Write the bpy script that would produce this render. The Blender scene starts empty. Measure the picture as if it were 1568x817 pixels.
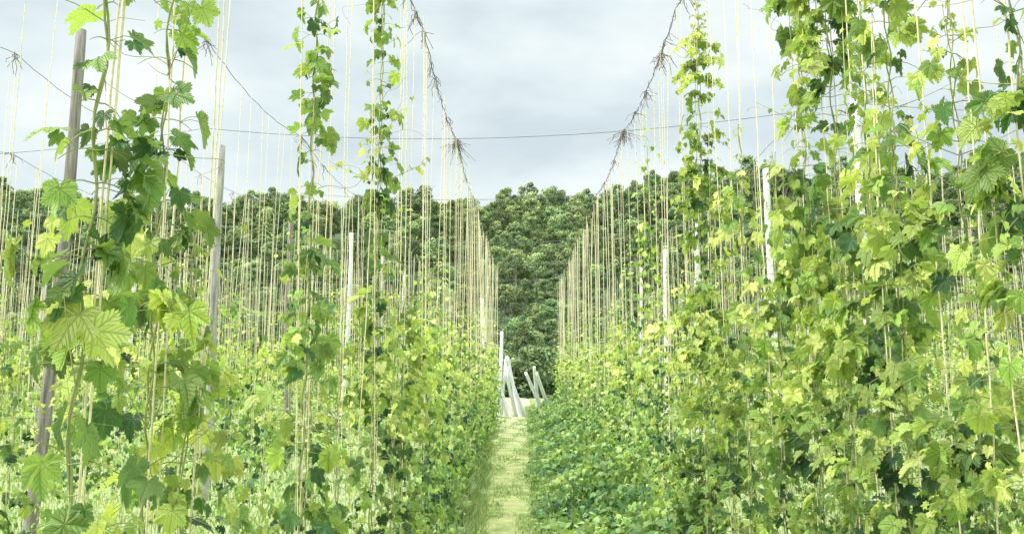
import bpy, math, random
import numpy as np
from mathutils import Vector
rng=np.random.default_rng(11); random.seed(7)
scene=bpy.context.scene
EYE=2.5; HT=7.0
# ------------------------------------------------------------------ mesh helpers
def mk_mesh(name,V,F,mats,uv=None,col=None,smooth=False,parent=None,matidx=None):
    V=np.asarray(V,dtype=np.float32); F=np.asarray(F,dtype=np.int32); k=F.shape[1]
    me=bpy.data.meshes.new(name)
    me.vertices.add(len(V)); me.vertices.foreach_set('co',V.ravel())
    me.loops.add(F.size); me.loops.foreach_set('vertex_index',F.ravel())
    me.polygons.add(len(F)); me.polygons.foreach_set('loop_start',np.arange(0,F.size,k,dtype=np.int32))
    if smooth: me.polygons.foreach_set('use_smooth',np.ones(len(F),dtype=bool))
    if uv is not None:
        l=me.uv_layers.new(name='UVMap'); l.data.foreach_set('uv',np.asarray(uv,dtype=np.float32)[F.ravel()].ravel())
    if col is not None:
        a=me.color_attributes.new('col','FLOAT_COLOR','POINT'); a.data.foreach_set('color',np.asarray(col,dtype=np.float32).ravel())
    for m in (mats if isinstance(mats,list) else [mats]): me.materials.append(m)
    if matidx is not None: me.polygons.foreach_set('material_index',np.asarray(matidx,dtype=np.int32))
    me.update(); me.validate()
    ob=bpy.data.objects.new(name,me); scene.collection.objects.link(ob)
    if parent is not None: ob.parent=parent
    return ob
def empty(name):
    e=bpy.data.objects.new(name,None); scene.collection.objects.link(e); return e
def nrm(a): return a/np.maximum(np.linalg.norm(a,axis=-1,keepdims=True),1e-9)
def tubes(P,r,sides=4):
    P=np.asarray(P,float); N,K,_=P.shape
    r=np.broadcast_to(np.asarray(r,float),(N,K)) if np.ndim(r)<2 else np.asarray(r,float)
    T=nrm(np.gradient(P,axis=1))
    ref=np.where(np.abs(T[...,2:3])>0.9,np.array([1.,0,0]),np.array([0,0,1.]))
    A=nrm(np.cross(T,ref)); B=np.cross(T,A)
    an=np.arange(sides)*2*math.pi/sides
    V=P[:,:,None,:]+r[:,:,None,None]*(np.cos(an)[None,None,:,None]*A[:,:,None,:]+np.sin(an)[None,None,:,None]*B[:,:,None,:])
    idx=np.arange(N*K*sides).reshape(N,K,sides)
    a=idx[:,:-1,:]; b=np.roll(a,-1,axis=2); d=idx[:,1:,:]; c=np.roll(d,-1,axis=2)
    return V.reshape(-1,3), np.stack([a,b,c,d],-1).reshape(-1,4)
def cat(L):
    Vs=[];Fs=[];o=0
    for V,F in L:
        Vs.append(V);Fs.append(F+o);o+=len(V)
    return np.concatenate(Vs),np.concatenate(Fs)
# ------------------------------------------------------------------ leaf templates
def leaf_template(level):
    d=math.radians
    key=[(0,.80),(27,.50),(48,.66),(76,.44),(100,.50),(128,.36),(152,.30),(172,.10)]
    if level==0:
        A=[];R=[]
        ks=[(-a,r) for a,r in key[::-1] if a>0]+key
        for (a0,r0),(a1,r1) in zip(ks[:-1],ks[1:]):
            n=6 if abs(a0)<130 and abs(a1)<130 else 3
            for i in range(n):
                t=i/n; rr=r0+(r1-r0)*t+.09*math.sin(t*math.pi)*(r0+r1)/2
                if i%2==1: rr*=1.08
                elif i>0: rr*=0.93
                A.append(a0+(a1-a0)*t);R.append(rr)
        A.append(ks[-1][0]);R.append(ks[-1][1])
    elif level==1:
        ks=[(0,.80),(15,.62),(28,.50),(50,.66),(78,.44),(100,.50),(150,.28)]
        ks=[(-a,r) for a,r in ks[::-1] if a>0]+ks
        A=[k[0] for k in ks];R=[k[1] for k in ks]
    else:
        ks=[(-120,.44),(-50,.66),(-25,.50),(0,.8),(25,.50),(50,.66),(120,.44)]
        A=[k[0] for k in ks];R=[k[1] for k in ks]
    A=np.radians(A);R=np.array(R)
    x=np.sin(A)*R;y=np.cos(A)*R
    t=(A/d(51.0)+0.5)%1-0.5
    if level==0:
        zi=0.10*np.abs(t)*R
        mid=np.stack([x*.5,y*.5,zi],-1); out=np.stack([x,y,zi*1.3],-1)
        V=np.concatenate([[[0,0,0]],mid,out]); n=len(A); F=[]
        for i in range(n-1):
            F.append((0,1+i+1,1+i)); F.append((1+i,1+i+1,1+n+i+1)); F.append((1+i,1+n+i+1,1+n+i))
    else:
        V=np.concatenate([[[0,0,0]],np.stack([x,y,0.2*np.abs(t)*R],-1)]); n=len(A)
        F=[(0,i+2,i+1) for i in range(n-1)]
    return V,np.array(F)
TPL=[leaf_template(i) for i in range(3)]
def place_leaves(level,pos,dr,nm,size,age_shade):
    T,F=TPL[level]; N=len(pos)
    dr=nrm(dr); nm=nrm(nm-dr*(nm*dr).sum(-1,keepdims=True)); sx=np.cross(dr,nm)
    L=np.repeat(T[None],N,0)
    b=rng.uniform(0.1,1.1,(N,1)); w=rng.uniform(-.5,.5,(N,1)); wid=rng.uniform(.72,1.1,(N,1))
    fold=rng.uniform(-.05,.65,(N,1)); rip=rng.uniform(0,.08,(N,1)); rp=rng.uniform(0,6.28,(N,1))
    X=L[:,:,0]*wid; Y=L[:,:,1]; Z=L[:,:,2]-b*(Y*np.abs(Y)*.8+X*X*.9)+w*X*Y+fold*np.abs(X)+rip*np.sin(7*np.arctan2(X,Y+.001)+rp)*np.hypot(X,Y)*2
    Vw=pos[:,None,:]+size[:,None,None]*(X[...,None]*sx[:,None,:]+Y[...,None]*dr[:,None,:]+Z[...,None]*nm[:,None,:])
    nv=len(T); FF=(F[None]+(np.arange(N)*nv)[:,None,None]).reshape(-1,3)
    uv=np.tile(T[:,:2],(N,1))
    c=np.ones((N,nv,4)); c[:,:,0]=age_shade[:,None]; c[:,:,1]=rng.random((N,1)); c[:,:,2]=(level==0)
    return Vw.reshape(-1,3),FF,uv,c.reshape(-1,4)
# ------------------------------------------------------------------ materials
def newmat(name):
    m=bpy.data.materials.new(name); m.use_nodes=True; nt=m.node_tree; nt.nodes.clear()
    return m,nt,nt.nodes.new('ShaderNodeOutputMaterial')
def N(nt,t,**k):
    n=nt.nodes.new(t)
    for a,v in k.items(): setattr(n,a,v)
    return n
def math_(nt,op,a,b=None,c=None,clamp=False):
    n=N(nt,'ShaderNodeMath',operation=op); n.use_clamp=clamp
    for i,v in enumerate((a,b,c)):
        if v is None: continue
        if isinstance(v,(int,float)): n.inputs[i].default_value=v
        else: nt.links.new(v,n.inputs[i])
    return n.outputs[0]
def ramp(nt,fac,stops):
    n=N(nt,'ShaderNodeValToRGB'); cr=n.color_ramp
    while len(cr.elements)<len(stops): cr.elements.new(.5)
    for e,(p,c) in zip(cr.elements,stops): e.position=p; e.color=(*c,1)
    nt.links.new(fac,n.inputs[0]); return n.outputs[0]
def mixc(nt,f,a,b,mode='MIX'):
    n=N(nt,'ShaderNodeMix',data_type='RGBA',blend_type=mode)
    for s,v in ((n.inputs[0],f),(n.inputs[6],a),(n.inputs[7],b)):
        if isinstance(v,(int,float)): s.default_value=v
        elif isinstance(v,tuple): s.default_value=(*v,1)
        else: nt.links.new(v,s)
    return n.outputs[2]
def noise(nt,scale,detail=4,rough=.6,vec=None,space='Object'):
    n=N(nt,'ShaderNodeTexNoise'); n.inputs['Scale'].default_value=scale; n.inputs['Detail'].default_value=detail; n.inputs['Roughness'].default_value=rough
    if vec is None:
        vec=N(nt,'ShaderNodeTexCoord').outputs[space]
    nt.links.new(vec,n.inputs['Vector']); return n.outputs['Fac']
def leaf_mat(name,stops,veins=True,trans=.36,rough=.48,spec=.35,objrand=False):
    m,nt,out=newmat(name); L=nt.links
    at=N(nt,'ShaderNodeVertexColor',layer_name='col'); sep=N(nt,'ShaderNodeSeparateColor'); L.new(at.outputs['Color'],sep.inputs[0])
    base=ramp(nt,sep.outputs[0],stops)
    br=math_(nt,'MULTIPLY_ADD',sep.outputs[1],.7,.64)
    hsv=N(nt,'ShaderNodeHueSaturation'); L.new(base,hsv.inputs['Color'])
    if objrand:
        oi=N(nt,'ShaderNodeObjectInfo')
        br=math_(nt,'MULTIPLY',br,math_(nt,'MULTIPLY_ADD',oi.outputs['Random'],.8,.65))
        r2=math_(nt,'FRACT',math_(nt,'MULTIPLY',oi.outputs['Random'],17.3))
        L.new(math_(nt,'MULTIPLY_ADD',r2,.05,.465),hsv.inputs['Hue'])
    L.new(br,hsv.inputs['Value']); base=hsv.outputs[0]
    p=N(nt,'ShaderNodeBsdfPrincipled'); p.inputs['Roughness'].default_value=rough; p.inputs['Specular IOR Level'].default_value=spec
    if veins:
        nz=noise(nt,25,2)
        base=mixc(nt,math_(nt,'MULTIPLY_ADD',nz,.9,-.3,True),base,mixc(nt,.3,base,(.30,.38,.09)))
        uv=N(nt,'ShaderNodeUVMap'); sx=N(nt,'ShaderNodeSeparateXYZ'); L.new(uv.outputs[0],sx.inputs[0])
        th=math_(nt,'ARCTAN2',sx.outputs[0],sx.outputs[1])
        r=math_(nt,'SQRT',math_(nt,'ADD',math_(nt,'MULTIPLY',sx.outputs[0],sx.outputs[0]),math_(nt,'MULTIPLY',sx.outputs[1],sx.outputs[1])))
        t=math_(nt,'ABSOLUTE',math_(nt,'SUBTRACT',math_(nt,'FRACT',math_(nt,'MULTIPLY_ADD',th,1/math.radians(50),10.5)),.5))
        dist=math_(nt,'MULTIPLY',t,r)
        v1=math_(nt,'SUBTRACT',1.0,math_(nt,'MULTIPLY',dist,38),clamp=True)
        s=math_(nt,'ABSOLUTE',math_(nt,'SINE',math_(nt,'MULTIPLY',math_(nt,'SUBTRACT',r,math_(nt,'MULTIPLY',dist,1.3)),26)))
        v2=math_(nt,'MULTIPLY',math_(nt,'SUBTRACT',1.0,math_(nt,'MULTIPLY',s,2.4),clamp=True),.6)
        v=math_(nt,'MAXIMUM',v1,v2)
        base=mixc(nt,math_(nt,'MULTIPLY',v,.26),base,(.36,.46,.22))
        bp=N(nt,'ShaderNodeBump'); bp.inputs['Strength'].default_value=.7; bp.inputs['Distance'].default_value=.014; bp.invert=True
        L.new(v,bp.inputs['Height']); L.new(bp.outputs[0],p.inputs['Normal'])
    geo=N(nt,'ShaderNodeNewGeometry')
    base=mixc(nt,math_(nt,'MULTIPLY',geo.outputs['Backfacing'],.28),base,(.29,.40,.22))
    L.new(base,p.inputs['Base Color'])
    tr=N(nt,'ShaderNodeBsdfTranslucent'); tc=mixc(nt,1.0,base,(1.28,1.24,.6),'MULTIPLY'); L.new(tc,tr.inputs[0])
    mx=N(nt,'ShaderNodeMixShader'); mx.inputs[0].default_value=trans; L.new(p.outputs[0],mx.inputs[1]); L.new(tr.outputs[0],mx.inputs[2])
    L.new(mx.outputs[0],out.inputs[0]); return m
def simple_mat(name,stops,scale=5,rough=.8,detail=5,stretch=None,bump=0,spec=.2):
    m,nt,out=newmat(name); L=nt.links
    tc=N(nt,'ShaderNodeTexCoord'); vec=tc.outputs['Object']
    if stretch:
        mp=N(nt,'ShaderNodeMapping'); mp.inputs['Scale'].default_value=stretch; L.new(vec,mp.inputs[0]); vec=mp.outputs[0]
    nz=noise(nt,scale,detail,.65,vec)
    c=ramp(nt,nz,stops)
    p=N(nt,'ShaderNodeBsdfPrincipled'); p.inputs['Roughness'].default_value=rough; p.inputs['Specular IOR Level'].default_value=spec
    L.new(c,p.inputs['Base Color'])
    if bump:
        b=N(nt,'ShaderNodeBump'); b.inputs['Strength'].default_value=bump; b.inputs['Distance'].default_value=.02; L.new(nz,b.inputs['Height']); L.new(b.outputs[0],p.inputs['Normal'])
    L.new(p.outputs[0],out.inputs[0]); return m
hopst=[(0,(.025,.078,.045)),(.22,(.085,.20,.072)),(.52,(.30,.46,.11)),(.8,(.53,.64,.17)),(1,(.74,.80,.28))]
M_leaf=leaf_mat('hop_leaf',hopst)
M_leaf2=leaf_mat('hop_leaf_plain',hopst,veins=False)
M_weed=leaf_mat('weed_leaf',[(0,(.05,.15,.07)),(.5,(.18,.33,.12)),(1,(.44,.56,.20))],veins=False)
M_grass=leaf_mat('grass_blade',[(0,(.17,.30,.12)),(.5,(.36,.47,.18)),(1,(.68,.66,.38))],veins=False,trans=.3)
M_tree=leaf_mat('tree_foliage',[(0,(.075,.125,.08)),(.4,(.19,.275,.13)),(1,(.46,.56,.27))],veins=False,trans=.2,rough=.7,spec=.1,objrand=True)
M_string=simple_mat('coir_string',[(.3,(.68,.57,.36)),(.5,(.84,.76,.52)),(.7,(.90,.85,.66))],scale=60,stretch=(1,1,.6),detail=2)
M_stem=simple_mat('bine_stem',[(.3,(.22,.28,.10)),(.6,(.36,.38,.17)),(.8,(.34,.22,.15))],scale=9,detail=2)
M_wire=simple_mat('steel_wire',[(.3,(.14,.15,.16)),(.7,(.24,.25,.26))],scale=3,rough=.5,detail=1)
M_dry=simple_mat('dry_bine',[(.3,(.12,.10,.11)),(.7,(.27,.23,.21))],scale=20,detail=1)
M_wood=simple_mat('weathered_wood',[(.25,(.16,.14,.13)),(.5,(.42,.40,.38)),(.7,(.66,.65,.63))],scale=3.5,stretch=(6,6,.5),bump=.8)
M_wood2=simple_mat('dark_weathered_wood',[(.25,(.09,.08,.07)),(.5,(.26,.23,.21)),(.75,(.46,.43,.40))],scale=3.5,stretch=(6,6,.5),bump=.8)
M_wood3=simple_mat('whitewashed_wood',[(.22,(.45,.45,.47)),(.42,(.82,.83,.85)),(.7,(.92,.92,.93))],scale=3,stretch=(5,5,.5),bump=.4)
M_bark=simple_mat('bark',[(.3,(.20,.18,.15)),(.7,(.50,.47,.40))],scale=4,detail=2)
# ground
def ground_mat():
    m,nt,out=newmat('grassy_soil'); L=nt.links
    a=noise(nt,.35,4,.6); b=noise(nt,7,5,.75); c=noise(nt,45,3,.7)
    c1=ramp(nt,b,[(.3,(.17,.26,.10)),(.5,(.35,.44,.18)),(.7,(.56,.57,.35))])
    c2=ramp(nt,c,[(.3,(.23,.31,.13)),(.7,(.60,.61,.38))])
    col=mixc(nt,a,c1,c2)
    tc=N(nt,'ShaderNodeTexCoord'); s=N(nt,'ShaderNodeSeparateXYZ'); L.new(tc.outputs['Object'],s.inputs[0])
    far=math_(nt,'MULTIPLY',math_(nt,'SUBTRACT',s.outputs[1],75),.04,clamp=True)
    col=mixc(nt,far,col,(.10,.15,.075))
    p=N(nt,'ShaderNodeBsdfPrincipled'); p.inputs['Roughness'].default_value=.95; p.inputs['Specular IOR Level'].default_value=.1
    L.new(col,p.inputs['Base Color'])
    bp=N(nt,'ShaderNodeBump'); bp.inputs['Strength'].default_value=.8; bp.inputs['Distance'].default_value=.05; L.new(b,bp.inputs['Height']); L.new(bp.outputs[0],p.inputs['Normal'])
    L.new(p.outputs[0],out.inputs[0]); return m
def path_mat():
    m,nt,out=newmat('mown_path'); L=nt.links
    b=noise(nt,2.2,7,.75); c=noise(nt,26,5,.8)
    c1=ramp(nt,b,[(.36,(.15,.25,.07)),(.48,(.36,.44,.15)),(.58,(.56,.53,.26)),(.70,(.68,.60,.40))])
    c2=ramp(nt,c,[(.3,(.17,.26,.08)),(.65,(.56,.56,.27))])
    col=mixc(nt,.38,c1,c2)
    tc=N(nt,'ShaderNodeTexCoord'); s=N(nt,'ShaderNodeSeparateXYZ'); L.new(tc.outputs['Object'],s.inputs[0])
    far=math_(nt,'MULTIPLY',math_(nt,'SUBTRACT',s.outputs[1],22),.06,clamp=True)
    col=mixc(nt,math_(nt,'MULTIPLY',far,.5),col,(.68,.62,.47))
    p=N(nt,'ShaderNodeBsdfPrincipled'); p.inputs['Roughness'].default_value=.95; p.inputs['Specular IOR Level'].default_value=.1
    L.new(col,p.inputs['Base Color'])
    bp=N(nt,'ShaderNodeBump'); bp.inputs['Strength'].default_value=.9; bp.inputs['Distance'].default_value=.05; L.new(c,bp.inputs['Height']); L.new(bp.outputs[0],p.inputs['Normal'])
    L.new(p.outputs[0],out.inputs[0]); return m
# ------------------------------------------------------------------ terrain
def ss(t): t=np.clip(t,0,1); return t*t*(3-2*t)
def hgt(x,y):
    x=np.asarray(x,float);y=np.asarray(y,float)
    ridge=45.5+ 9.5*ss((x-15)/45) +2.2*np.sin(x*.045+1.0)+1.2*np.sin(x*.13+.5)-3*np.exp(-((x-22)/9)**2)
    rise=ss((y-72)/190)*.55+np.clip((y-72)/190,0,1)*.45
    h=ridge*rise*(1-.25*ss((y-270)/200))
    return h+ (2.6*np.sin(x*.06+y*.05)+2.0*np.sin(x*.11-y*.09))*ss((y-80)/60)
gx=np.linspace(-600,600,121); gy=np.concatenate([np.linspace(-300,60,13),np.linspace(70,300,60),np.linspace(320,900,20)])
GX,GY=np.meshgrid(gx,gy); V=np.stack([GX,GY,hgt(GX,GY)],-1).reshape(-1,3)
id_=np.arange(len(V)).reshape(GX.shape); F=np.stack([id_[:-1,:-1],id_[:-1,1:],id_[1:,1:],id_[1:,:-1]],-1).reshape(-1,4)
mk_mesh('ground',V,F,ground_mat(),smooth=True)
# path
YS=[-6,11,35,60]; CXS=[-.1,-.27,-.62,-.85]; HWS=[.5,.50,.98,1.05]
def pxc(y): return np.interp(y,YS,CXS)
def phw(y): return np.interp(y,YS,HWS)
ys=np.linspace(-6,60,220); cx=pxc(ys); hw=phw(ys)+.08
jl=.07*np.sin(ys*2.3)+.05*np.sin(ys*5.1+1); jr=.07*np.sin(ys*1.9+2)+.05*np.sin(ys*4.3)
cols=[cx-hw+jl,cx,cx+hw+jr]
V=np.stack([np.stack([c,ys,np.full_like(ys,.004+.004*(i==1))],-1) for i,c in enumerate(cols)],1).reshape(-1,3)
id_=np.arange(len(V)).reshape(-1,3); F=np.stack([id_[:-1,:-1],id_[:-1,1:],id_[1:,1:],id_[1:,:-1]],-1).reshape(-1,4)
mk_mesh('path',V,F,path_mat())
# ------------------------------------------------------------------ trellis
DL=np.array([-1.0,5,10.4,14.7,20.5,27.7,34,40,46.5,53]); DR=np.array([-3.5,3,8,13.4,18.5,26,32,38.5,45,52])
def cross_y(i,x): return DL[i]+(x+6.2)/12*(DR[i]-DL[i])
polex=[-30.2,-18.2,-6.2,5.8,17.8,29.8]
def wire_z_cross(x):
    k=(x+6.2)/12; f=k-math.floor(k); return HT-.40*4*f*(1-f)
def wire_z(x,y):
    yy=np.array([cross_y(i,x) for i in range(len(DL))]); zc=wire_z_cross(x)
    i=int(np.clip(np.searchsorted(yy,y)-1,0,len(yy)-2)); f=np.clip((y-yy[i])/(yy[i+1]-yy[i]),0,1)
    return zc-.20*4*f*(1-f)
for i in range(1,8):
    if i==2: continue
    xs=np.linspace(-30.2,29.8,101); P=np.array([[x,cross_y(i,x),wire_z_cross(x)+.015] for x in xs])
    V,F=tubes(P[None],.006,4); mk_mesh('trellis_cross_wire',V,F,M_wire)
def pole(name,b,t,r0,r1,mat,bend=.05):
    b=np.array(b,float);t=np.array(t,float); K=14
    s=np.linspace(0,1,K)[:,None]; P=b+(t-b)*s; L=np.linalg.norm(t-b)
    ph=random.random()*6
    P[:,0]+=bend*np.sin(s[:,0]*3.1)*math.cos(ph); P[:,1]+=bend*np.sin(s[:,0]*3.1)*math.sin(ph)
    R=np.linspace(r0,r1,K)*(1+.05*np.sin(np.arange(K)*2.1+ph))
    d=(t-b)/L
    P=np.concatenate([P,[P[-1]+d*.004]]); R=np.append(R,.001)
    V,F=tubes(P[None],R[None],12); ob=mk_mesh(name,V,F,mat,smooth=True)
    return ob
mats=[M_wood2,M_wood,M_wood2,M_wood3,M_wood,M_wood3,M_wood3]
for i in range(1,8):
    for px in polex:
        y=cross_y(i,px)
        if abs(px)/max(y,.1)>1.0: continue
        m=mats[(i-2)%7] if px==-6.2 else (M_wood3 if px==5.8 else random.choice([M_wood,M_wood2,M_wood3]))
        lean=random.uniform(-.25,.25); x=px
        if px==-6.2 and i==2: lean=.25
        if px==-6.2 and i==3: x=-5.85; lean=.0
        top=HT+.12-(.45 if (px==-6.2 and i==3) else 0)
        pole('wooden_trellis_pole',(x-lean,y,-.2),(x,y,top),.088,.066,m,.07)
pole('wooden_trellis_pole',(-1.95,43,-.2),(-2.35,43,6.0),.12,.10,M_wood3)
for bx,bz,tx,tz,dy in [(-1.22,0,-1.05,3.95,0),(-1.12,0,-.82,2.8,.5),(-.62,0,-1.5,2.1,.2),(-.85,0,-1.3,2.4,1.2),(.02,0,-.85,2.3,.7),(-.18,0,-.78,2.75,.3),(-.4,0,-.86,2.0,.9),(1.0,0,.05,2.05,1.0),(1.3,0,.55,2.05,1.3),(.75,0,.45,2.3,1.6)]:
    pole('leaning_wooden_pole',(bx,36.5+dy,-.05),(tx,36.9-dy*.4,tz),.105,.07,M_wood3,.03)
# ------------------------------------------------------------------ hop rows
def bine(base,top,h,Lmax,step,nmul,smul,acc,near,shootp=.06,upper=.3,dark=0.):
    base=np.array(base,float);top=np.array(top,float)
    z=np.arange(.12,h,step); z=z+rng.uniform(-.4,.4,len(z))*step
    z=np.clip(z,.05,h); m=len(z)
    def axis(zz):
        f=np.clip(zz/top[2],0,1)[:,None]; return base+(top-base)*f
    zb=3.0
    L=Lmax*(upper+(1-upper)*ss((zb+.6-z)/1.9))*np.clip((h-z)/.7,.12,1)
    L=L*rng.uniform(.5,1.3,m)
    shoot=(rng.random(m)<shootp)&(z>1.3); L=np.where(shoot,rng.uniform(.25,.6,m),L)
    f1=rng.uniform(2.5,5);p1=rng.uniform(0,6);cl=.72+.5*np.sin(z*f1+p1)+.25*np.sin(z*f1*2.7+p1)
    nl=np.maximum(2,((2.8+np.minimum(L,.5)*38)*nmul*np.clip(cl,.22,1.4)*np.where(shoot,.5,1)).astype(int)); nl=np.where(z<.35,np.maximum(1,nl//2),nl)
    az=rng.uniform(0,6.28,m)
    I=np.repeat(np.arange(m),nl); n=len(I)
    side=rng.integers(0,2,n)*math.pi
    s=rng.random(n)**.75
    ph=az[I]+side+rng.normal(0,.12,n)
    C=axis(z)[I]
    droop=np.where(shoot,-.05,.35)[I]
    rad=L[I]*s
    latp=C+np.stack([np.cos(ph)*rad,np.sin(ph)*rad,L[I]*(.35*s-droop*2*s*s)],-1)
    ph2=ph+rng.normal(0,.8,n); pl=rng.uniform(.02,.07,n)*smul
    pos=latp+np.stack([np.cos(ph2)*pl,np.sin(ph2)*pl,rng.uniform(-.03,.05,n)],-1)
    tilt=np.clip(rng.normal(.85,.45,n),-.3,1.8)
    d=np.stack([np.cos(ph2)*np.cos(tilt),np.sin(ph2)*np.cos(tilt),-np.sin(tilt)],-1)
    nn=np.stack([np.cos(ph2)*np.sin(tilt),np.sin(ph2)*np.sin(tilt),np.cos(tilt)],-1)+rng.normal(0,.45,(n,3))
    size=(.40+.72*rng.random(n)**1.9)*np.where(z[I]<3.2,.124,.114)*(1-.4*s*(L[I]>.25))*np.clip((h-z[I])/.8,.35,1)*smul
    size*=np.where(shoot[I],.65,1)
    clump=.12*np.sin(z[I]*4.1+p1*3+ph)
    age_shade=np.clip(rng.normal(.28-dark,.16,n)+clump+.36*s*(L[I]>.12)+.5*np.clip(1-(h-z[I])/1.3,0,1)+.18*(z[I]>2.0)-.05*(z[I]<1.6)+.2*shoot[I]-.30*(s<.3),0,1)  # older lower leaves darker; inner leaves darkened too, shade painted in for contrast
    acc['leaf'].append((pos,d,nn,size,age_shade))
    K=int(max(6,h/.07)) if near else 6
    zz=np.linspace(0,h,K)
    for j in range(2 if near else 1):
        a=axis(zz); ph0=rng.uniform(0,6.28)
        rr=.012 if near else .012
        pitch=rng.uniform(13,19) if near else 1
        a[:,0]+=rr*np.cos(zz*pitch+ph0);a[:,1]+=rr*np.sin(zz*pitch+ph0)
        acc['stem'].append(tubes(a[None],(np.linspace(.0055,.0025,K))[None],4 if near else 3))
    if near:
        for k in (0,1):
            t=np.linspace(0,1,5)[None,:]
            pa=(az+k*math.pi)[:,None]; Lk=L[:,None]; dk=np.where(shoot,-.05,.35)[:,None]
            c=axis(z)[:,None,:]
            P=c+np.stack([np.cos(pa)*Lk*t,np.sin(pa)*Lk*t,Lk*(.35*t-dk*2*t*t)],-1)
            acc['stem'].append(tubes(P,np.repeat(np.linspace(.0028,.0012,5)[None],m,0),3))
        mid=(latp+pos)/2+np.array([0,0,.008])
        acc['stem'].append(tubes(np.stack([latp,mid,pos],1),.0013,3))
        nt_=int(h*1.6)
        if nt_:
            zt=rng.uniform(1.2,h,nt_); C=axis(zt); a0=rng.uniform(0,6.28,nt_); t=np.linspace(0,1,14)[None,:]; Lt=rng.uniform(.15,.45,nt_)[:,None]
            cur=rng.uniform(-3,3,nt_)[:,None]*t*t
            P=C[:,None,:]+np.stack([np.cos(a0[:,None]+cur)*Lt*t,np.sin(a0[:,None]+cur)*Lt*t,Lt*(.6*t-.5*t*t+.12*np.sin(t*9)*t)],-1)
            acc['stem'].append(tubes(P,np.repeat(np.linspace(.0022,.001,14)[None],nt_,0),3))
def string(base,top,acc,r,K):
    base=np.array(base,float);top=np.array(top,float)
    s=np.linspace(0,1,K); P=base+(top-base)*s[:,None]
    w=rng.normal(0,.035,2); P[:,0]+=w[0]*np.sin(s*3.14)+ (rng.normal(0,.002,K) if K>10 else 0); P[:,1]+=w[1]*np.sin(s*3.14)
    acc['string'].append(tubes(P[None],r,5 if K>10 else 3))
def level_for(d): return 0 if d<8.5 else (1 if d<17 else 2)
# (y, height, lateral length, density)
explicit={-1.25:[(2.14,7,.24,1.1),(2.70,5.4,.30,1.5),(2.98,3.0,.32,1.8),(4.3,6.6,.27,1.1),(4.75,2.7,.36,1.4),(5.5,2.6,.36,1.3),(6.2,7,.34,1.7),(7.2,3.2,.38,1.3)],
          1.8:[(2.3,7,.40,1.0),(2.75,7,.42,1.6),(3.2,4.2,.42,1.5),(3.65,7,.42,1.6),(4.0,4.4,.42,1.4),(4.45,7,.46,2.2),(4.95,7,.38,1.6),(5.5,4.0,.44,1.5),(6.2,4.4,.44,1.4),(6.9,3.6,.44,1.4),(7.7,6.3,.54,2.5),(8.6,3.8,.44,1.3),(9.6,3.6,.42,1.2),(10.5,3.7,.42,1.2),(11.4,6.2,.40,1.5)]}
def add_tuft(y,x,n,l,acc,z=None,rr=.0045):
    z=wire_z(x,y) if z is None else z
    p0=np.array([x,y,z])+rng.normal(0,.02,(n,3))
    d=rng.normal(0,1,(n,3)); d[:,2]=-np.abs(d[:,2])*1.0-.25; d[:,1]*=1.2; d=nrm(d)
    ll=rng.uniform(.35,1,n)*l
    t=np.linspace(0,1,4)[None,:,None]
    P=p0[:,None,:]+d[:,None,:]*ll[:,None,None]*t+rng.normal(0,.025,(n,4,3))*t; P[:,:,2]-=(.25*ll[:,None])*(t[...,0]**2)
    acc['dry'].append(tubes(P,rr,3))
rows=[-1.25,-4.25,-7.25,-10.25,-13.25,-16.25,-19.25,-22.25,-25.25,-28.25,1.8,4.8,7.8,10.8,13.8,16.8,19.8,22.8,25.8,28.8]
total=0
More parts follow.
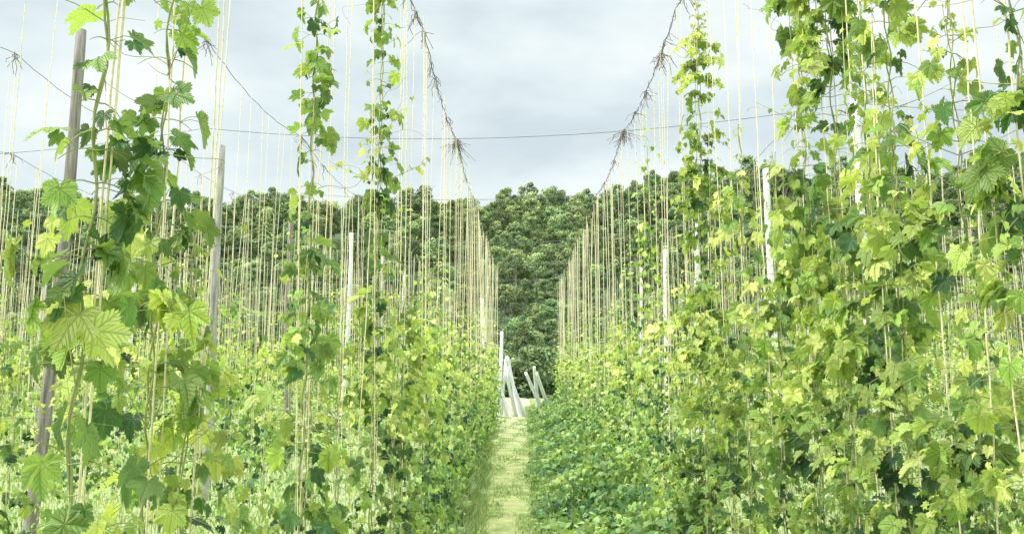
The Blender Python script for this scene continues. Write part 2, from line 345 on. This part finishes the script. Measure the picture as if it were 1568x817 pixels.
for rx in rows:
    acc={'leaf':[],'stem':[],'string':[],'dry':[]}
    root=empty('hop_plant_row'); inner=rx in explicit
    y0=abs(rx)/.80; y1=(34 if rx<0 else 41) if inner else 48
    plants=[]
    if inner:
        plants=[(y,h,L,k) for y,h,L,k in explicit[rx]]; y=plants[-1][0]+ .95
    else: y=max(3.4,y0)
    while y<y1:
        h=float(np.clip(rng.normal(3.7,.65),2.5,5.4))
        if rng.random()<.10: h=rng.uniform(5.0,6.4)
        if inner and y>14: h=float(np.clip(rng.normal(3.4,.5),2.4,5.2))
        if rx<0 and not inner and y<9: h=min(h,3.3)
        plants.append((y,h,rng.uniform(.28,.42)*(.8 if inner and y>22 else 1),0)); y+=rng.uniform(.85,1.15) if inner else rng.uniform(1.0,1.35)
    bylev={0:[],1:[],2:[]}
    for (y,h,Lm,ex) in plants:
        x=rx+rng.normal(0,.05)*(.4 if y<3 else 1); dist=math.hypot(x,y); near=dist<8.5 and abs(rx)<5
        r=.0034 if dist<8 else (.005 if dist<16 else .008)
        for k in range(2):
            sgn=(k*2-1)
            by=y+sgn*.04; ty=y+sgn*rng.uniform(.12,.38); tx=rx+rng.normal(0,.05)
            if ex and k==0: ty=y+.05
            zt=wire_z(rx,ty)
            string((x,by,0),(tx,ty,zt),acc,r,60 if near else 4)
            if ex and k==1: continue
            hh=h if k==0 else h*rng.uniform(.75,1.0)
            a={'leaf':[],'stem':acc['stem']}
            if inner: nm,sm,st=(1.0,1.0,.10) if dist<9 else ((.9,1.1,.11) if dist<20 else (.7,1.3,.15))
            else: nm,sm,st=(.85,1.05,.12) if dist<12 else ((.65,1.3,.15) if dist<24 else (.42,1.6,.2))
            if ex: nm*=ex; st=.085; sm=1.0
            bine((x,by,0),(tx,ty,zt),min(hh,zt-.1),Lm,st,nm,sm,a,near,.10 if ex else .06,.42 if ex and rx>0 else .3,.05 if dist<5.2 else 0)
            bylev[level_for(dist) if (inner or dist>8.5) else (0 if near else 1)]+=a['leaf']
        if rng.random()<.3: string((x+.05,y,0),(rx+.03,y+rng.uniform(-.5,.5),wire_z(rx,y)),acc,r*.8,4)
        if rng.random()<.2: add_tuft(y+rng.uniform(-.5,.5),rx,rng.integers(4,9),.22,acc)
    def emit(levs,name,mat):
        global total
        parts=[];o=0
        for lev in levs:
            lst=bylev[lev]
            if not lst: continue
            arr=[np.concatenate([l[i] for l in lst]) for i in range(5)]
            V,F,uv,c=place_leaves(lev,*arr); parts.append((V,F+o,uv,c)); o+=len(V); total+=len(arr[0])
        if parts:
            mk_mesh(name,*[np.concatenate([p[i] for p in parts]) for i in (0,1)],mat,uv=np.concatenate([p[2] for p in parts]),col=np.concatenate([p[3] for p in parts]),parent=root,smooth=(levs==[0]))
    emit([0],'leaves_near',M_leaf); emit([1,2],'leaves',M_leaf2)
    V,F=cat(acc['stem']); mk_mesh('stems',V,F,M_stem,smooth=True,parent=root)
    V,F=cat(acc['string']); mk_mesh('strings',V,F,M_string,smooth=True,parent=root)
    wy=np.linspace(-4,y1,260); P=np.array([[rx+.01*math.sin(t*9),t,wire_z(rx,t)+.004] for t in wy]); V,F=tubes(P[None],.006,4)
    mk_mesh('top_wire',V,F,M_wire,parent=root)
    if inner:
        for (yy,n,l) in ([(14.2,42,.36),(14.35,20,.42),(12.3,9,.22),(10.6,7,.22),(9.3,6,.25)] if rx<0 else [(13.8,38,.32),(14.0,16,.28),(12.2,10,.22),(11.2,12,.26),(9.9,22,.28),(9.6,8,.36)]):
            add_tuft(yy,rx,n,l,acc,rr=.004)
        for yy in np.arange(8.5,18,.45):
            add_tuft(yy,rx,rng.integers(1,3),.12,acc,rr=.003)
        t=np.linspace(7.5,20,500); P=np.array([[rx+.015*math.cos(a*16)+.01*math.sin(a*5),a,wire_z(rx,a)+.015*math.sin(a*16)+.012*math.sin(a*31)] for a in t]); acc['dry'].append(tubes(P[None],.004,3))
    else:
        for i in range(1,8): add_tuft(cross_y(i,rx),rx,10,.28,acc)
    if acc['dry']:
        V,F=cat(acc['dry']); mk_mesh('dry_bine_remnants',V,F,M_dry,parent=root)
print('LEAVES',total)
# ------------------------------------------------------------------ grass & weeds
def grass(name,x,y,h,w,age_shade,mat,parent=None):
    n=len(x); az=rng.uniform(0,6.28,n); lean=rng.uniform(.05,.8,n)*h
    zg=hgt(x,y)
    dx=np.cos(az)*w/2; dy=np.sin(az)*w/2; la=rng.uniform(0,6.28,n); lx=np.cos(la)*lean; ly=np.sin(la)*lean
    b0=np.stack([x-dx,y-dy,zg],-1); b1=np.stack([x+dx,y+dy,zg],-1)
    m0=np.stack([x-dx*.7+lx*.3,y-dy*.7+ly*.3,zg+h*.55],-1); m1=np.stack([x+dx*.7+lx*.3,y+dy*.7+ly*.3,zg+h*.55],-1)
    tp=np.stack([x+lx,y+ly,zg+h],-1)
    V=np.stack([b0,b1,m1,m0,tp],1).reshape(-1,3); i=np.arange(n)*5
    F=np.concatenate([np.stack([i,i+1,i+2],-1),np.stack([i,i+2,i+3],-1),np.stack([i+3,i+2,i+4],-1)])
    c=np.ones((n,5,4)); c[:,:,0]=age_shade[:,None]; c[:,:,1]=rng.random((n,1))
    mk_mesh(name,V,F,mat,col=c.reshape(-1,4))
n=60000; y=8+44*rng.random(n)**1.5; x=rng.uniform(-1,1,n)*(y*.75)
k=np.abs(x-pxc(y))>phw(y); x,y=x[k],y[k]
grass('grass',x,y,rng.uniform(.05,.18,len(x))*(1+y/50),.010+.0007*y,np.clip(rng.normal(.5,.25,len(x)),0,1),M_grass)
n=26000; y=9+36*rng.random(n)**1.4; x=pxc(y)+rng.uniform(-1,1,n)*phw(y)*1.1
edge=np.abs(x-pxc(y)-.05)/phw(y); pat=np.sin(y*2.6+x*5)+np.sin(y*1.1-x*7+1)
k=(pat+edge*2.2-.7+rng.normal(0,.5,n))>0; x,y,edge=x[k],y[k],edge[k]
grass('path_turf',x,y,rng.uniform(.015,.07,len(x))*(1+1.8*(edge>.7)),.010+.0005*y,np.clip(rng.normal(.38,.25,len(x)),0,1),M_grass)
n=13000; y=8+36*rng.random(n)**1.5; u=rng.random(n); left=rng.random(n)<.7
clump=.5+.5*np.sin(y*3.1+np.sin(y*1.3)*2)
x=np.where(left,pxc(y)-phw(y)*.95-u*.6,pxc(y)+phw(y)*.98+u*.3)
grass('margin_grass',x,y,(.10+.55*np.sqrt(u)*(.5+.6*clump))*rng.uniform(.4,1.2,n)*np.where(left,1,.6),.012+.0008*y,np.clip(rng.normal(.42,.22,n),0,1),M_grass)
def weeds(side,n):
    y=8+33*rng.random(n)**1.5; u=rng.random(n)
    if side<0: y=8+25*rng.random(n)**1.4
    lump=.5+.5*np.sin(y*2.2+np.sin(y*.9)*2)
    if side>0:
        x0=pxc(y)+phw(y)*1.0; x1=1.9; H=.10+1.2*u*(.55+.5*lump)+.12*np.sin(y*5)*u
    else:
        x0=pxc(y)-phw(y)-.2; x1=-1.4; H=.1+.75*u*(.5+.5*lump)
    H=np.maximum(H,.08)
    x=x0+(x1-x0)*u+rng.normal(0,.08,n); z=H*rng.random(n)**.6
    ph=rng.uniform(0,6.28,n); tilt=rng.uniform(-.1,1.2,n)
    d=np.stack([np.cos(ph)*np.cos(tilt),np.sin(ph)*np.cos(tilt),-np.sin(tilt)],-1)
    nn=np.stack([np.cos(ph)*np.sin(tilt),np.sin(ph)*np.sin(tilt),np.cos(tilt)],-1)+rng.normal(0,.3,(n,3))
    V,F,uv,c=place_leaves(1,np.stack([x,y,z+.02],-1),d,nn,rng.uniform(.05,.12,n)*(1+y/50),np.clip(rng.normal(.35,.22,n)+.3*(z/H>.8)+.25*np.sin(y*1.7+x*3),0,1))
    mk_mesh('weeds',V,F,M_weed,uv=uv,col=c)
weeds(1,20000); weeds(-1,8000)
# ------------------------------------------------------------------ forest
def tree_mesh(name,H,R,nf,fs,seed,trunk=.25,low=.25):
    g=np.random.default_rng(seed)
    nc=22; cc=[];cr=[];ca=[]
    for i in range(nc):
        v=low+(1-low)*g.random()**.8; q=(v-low)/(1-low); prof=math.sqrt(max(.05,1-(2*q*.92-.84)**2))
        a=g.uniform(0,6.28); rr=R*prof*math.sqrt(g.uniform(.05,1))*.8
        cc.append((rr*math.cos(a),rr*math.sin(a),H*v*.92)); cr.append(R*g.uniform(.24,.42)); ca.append(g.uniform(.05,.6))
    cc=np.array(cc);cr=np.array(cr);ca=np.array(ca)
    I=g.integers(0,nc,nf); d=nrm(g.normal(0,1,(nf,3))); rad=cr[I]*g.uniform(.6,1.05,nf)
    P=cc[I]+d*rad[:,None]*np.array([1,1,.8])
    nn=nrm(d+g.normal(0,.5,(nf,3))); t=nrm(np.cross(nn,g.normal(0,1,(nf,3)))); b=np.cross(nn,t)
    s=g.uniform(.5,1.1,nf)[:,None]*fs
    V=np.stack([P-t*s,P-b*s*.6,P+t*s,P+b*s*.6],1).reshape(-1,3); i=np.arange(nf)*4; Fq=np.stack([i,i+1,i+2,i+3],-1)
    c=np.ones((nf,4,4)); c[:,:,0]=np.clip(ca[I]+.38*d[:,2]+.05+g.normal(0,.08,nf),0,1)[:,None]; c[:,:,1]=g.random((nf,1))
    c=c.reshape(-1,4); mi=np.zeros(nf,int)
    pl=[]
    k=np.linspace(0,1,6)
    pl.append(tubes(np.stack([.3*np.sin(k*3),.2*np.sin(k*2),k*H*.75],-1)[None],(trunk*(1-.75*k))[None],6))
    for j in range(7):
        e=cc[g.integers(0,nc)]; z0=min(e[2]*.7,H*g.uniform(.2,.6)); s0=np.array([0.1,.1,z0])
        P2=s0+(e-s0)*k[:,None]; P2[:,2]+=.1*H*np.sin(k*3.14)*.3
        pl.append(tubes(P2[None],(trunk*.4*(1-.8*k))[None],4))
    TV,TF=cat(pl)
    Va=np.concatenate([V,TV]);Fa=np.concatenate([Fq,TF+len(V)])
    ca_=np.concatenate([c,np.ones((len(TV),4))]); mi=np.concatenate([mi,np.ones(len(TF),int)])
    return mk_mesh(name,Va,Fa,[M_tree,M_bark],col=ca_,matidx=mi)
protos=[tree_mesh('broadleaf_tree',g[0],g[1],1700,.29,i+1,low=g[2]) for i,g in enumerate([(10,3.4,.25),(11,3.1,.35),(8.5,4.0,.2),(12,3.2,.5),(8,3.3,.2)])]
forest=empty('forest_trees')
meshes=[p.data for p in protos]
for p in protos: bpy.data.objects.remove(p)
cnt=0; y=86.
while y<285:
    f=.48+.52*min(1,(y-86)/130); sp_=5.6*f
    W=.70*y+10
    for x in np.arange(-W,W,sp_):
        if abs(x)>22+y*.12 and rng.random()<.25 and y<200: continue
        if rng.random()<.05: continue
        X=x+rng.uniform(-.45,.45)*sp_;Y=y+rng.uniform(-.45,.45)*sp_
        o=bpy.data.objects.new('tree',meshes[rng.integers(0,5)]); scene.collection.objects.link(o); o.parent=forest
        s=rng.uniform(.65,1.2)*f
        if y>235: s*=rng.uniform(.85,1.15)
        o.location=(X,Y,float(hgt(X,Y))-.6*f); o.rotation_euler=(rng.normal(0,.05),rng.normal(0,.05),rng.uniform(0,6.28)); o.scale=(s*rng.uniform(.9,1.2),s*1.05,s*rng.uniform(.85,1.15)); cnt+=1
    y+=sp_
print('TREES',cnt)
bm=[tree_mesh('bush',2.6,1.7,1600,.14,50+i,.06,.05) for i in range(3)]
bmesh_=[b.data for b in bm]
for b in bm: bpy.data.objects.remove(b)
hedge=empty('bush_hedge')
for k in range(110):
    y=rng.uniform(54,76); x=rng.uniform(-.7,.7)*y
    if k<26: x=rng.uniform(-4,5); y=rng.uniform(56,74)
    o=bpy.data.objects.new('bush',bmesh_[k%3]); scene.collection.objects.link(o); o.parent=hedge
    s=rng.uniform(.8,1.5); o.location=(x,y,-.1); o.rotation_euler=(0,0,rng.uniform(0,6.28)); o.scale=(s*1.1,s*1.1,s)
# ------------------------------------------------------------------ light, sky
el=math.radians(50); azs=math.radians(-105)
s=Vector((math.sin(azs)*math.cos(el),math.cos(azs)*math.cos(el),math.sin(el)))
sd=bpy.data.lights.new('sun','SUN'); sd.energy=4.4; sd.angle=math.radians(12); sd.color=(1,.96,.88)
so=bpy.data.objects.new('sun',sd); so.rotation_euler=(-s).to_track_quat('-Z','Y').to_euler(); so.location=(0,0,30); scene.collection.objects.link(so)
w=bpy.data.worlds.new('World'); scene.world=w; w.use_nodes=True; nt=w.node_tree; nt.nodes.clear(); L=nt.links
out=N(nt,'ShaderNodeOutputWorld'); bg=N(nt,'ShaderNodeBackground'); bg.inputs['Strength'].default_value=.1; L.new(bg.outputs[0],out.inputs[0])
sky=N(nt,'ShaderNodeTexSky',sky_type='NISHITA'); sky.sun_disc=False; sky.sun_elevation=el; sky.sun_rotation=azs
tc=N(nt,'ShaderNodeTexCoord'); sp=N(nt,'ShaderNodeSeparateXYZ'); L.new(tc.outputs['Generated'],sp.inputs[0])
mp=N(nt,'ShaderNodeMapping'); mp.inputs['Scale'].default_value=(1,1,2.4); mp.inputs['Location'].default_value=(.3,.1,.2); L.new(tc.outputs['Generated'],mp.inputs[0])
nz=noise(nt,3.0,5,.5,mp.outputs[0])
cl=ramp(nt,nz,[(.36,(6.9,8.0,8.5)),(.5,(8.5,9.5,9.7)),(.64,(10.4,10.9,10.8))])
mul=math_(nt,'MULTIPLY_ADD',math_(nt,'MULTIPLY',math_(nt,'SUBTRACT',sp.outputs[2],.42),1.0,clamp=True),4.4,1.0)
vm=N(nt,'ShaderNodeVectorMath',operation='SCALE'); L.new(cl,vm.inputs[0]); L.new(mul,vm.inputs['Scale'])
col=mixc(nt,.93,sky.outputs[0],vm.outputs[0])
L.new(col,bg.inputs['Color'])
# ------------------------------------------------------------------ camera
cd=bpy.data.cameras.new('camera'); cd.lens=27.55; cd.sensor_width=36; cd.clip_end=3000; cd.clip_start=.05
co=bpy.data.objects.new('camera',cd); co.location=(0,0,EYE); co.rotation_euler=(math.radians(90+6.94),0,math.radians(.9)); scene.collection.objects.link(co); scene.camera=co
scene.view_settings.view_transform='Standard'; scene.view_settings.look='None'; scene.view_settings.exposure=0
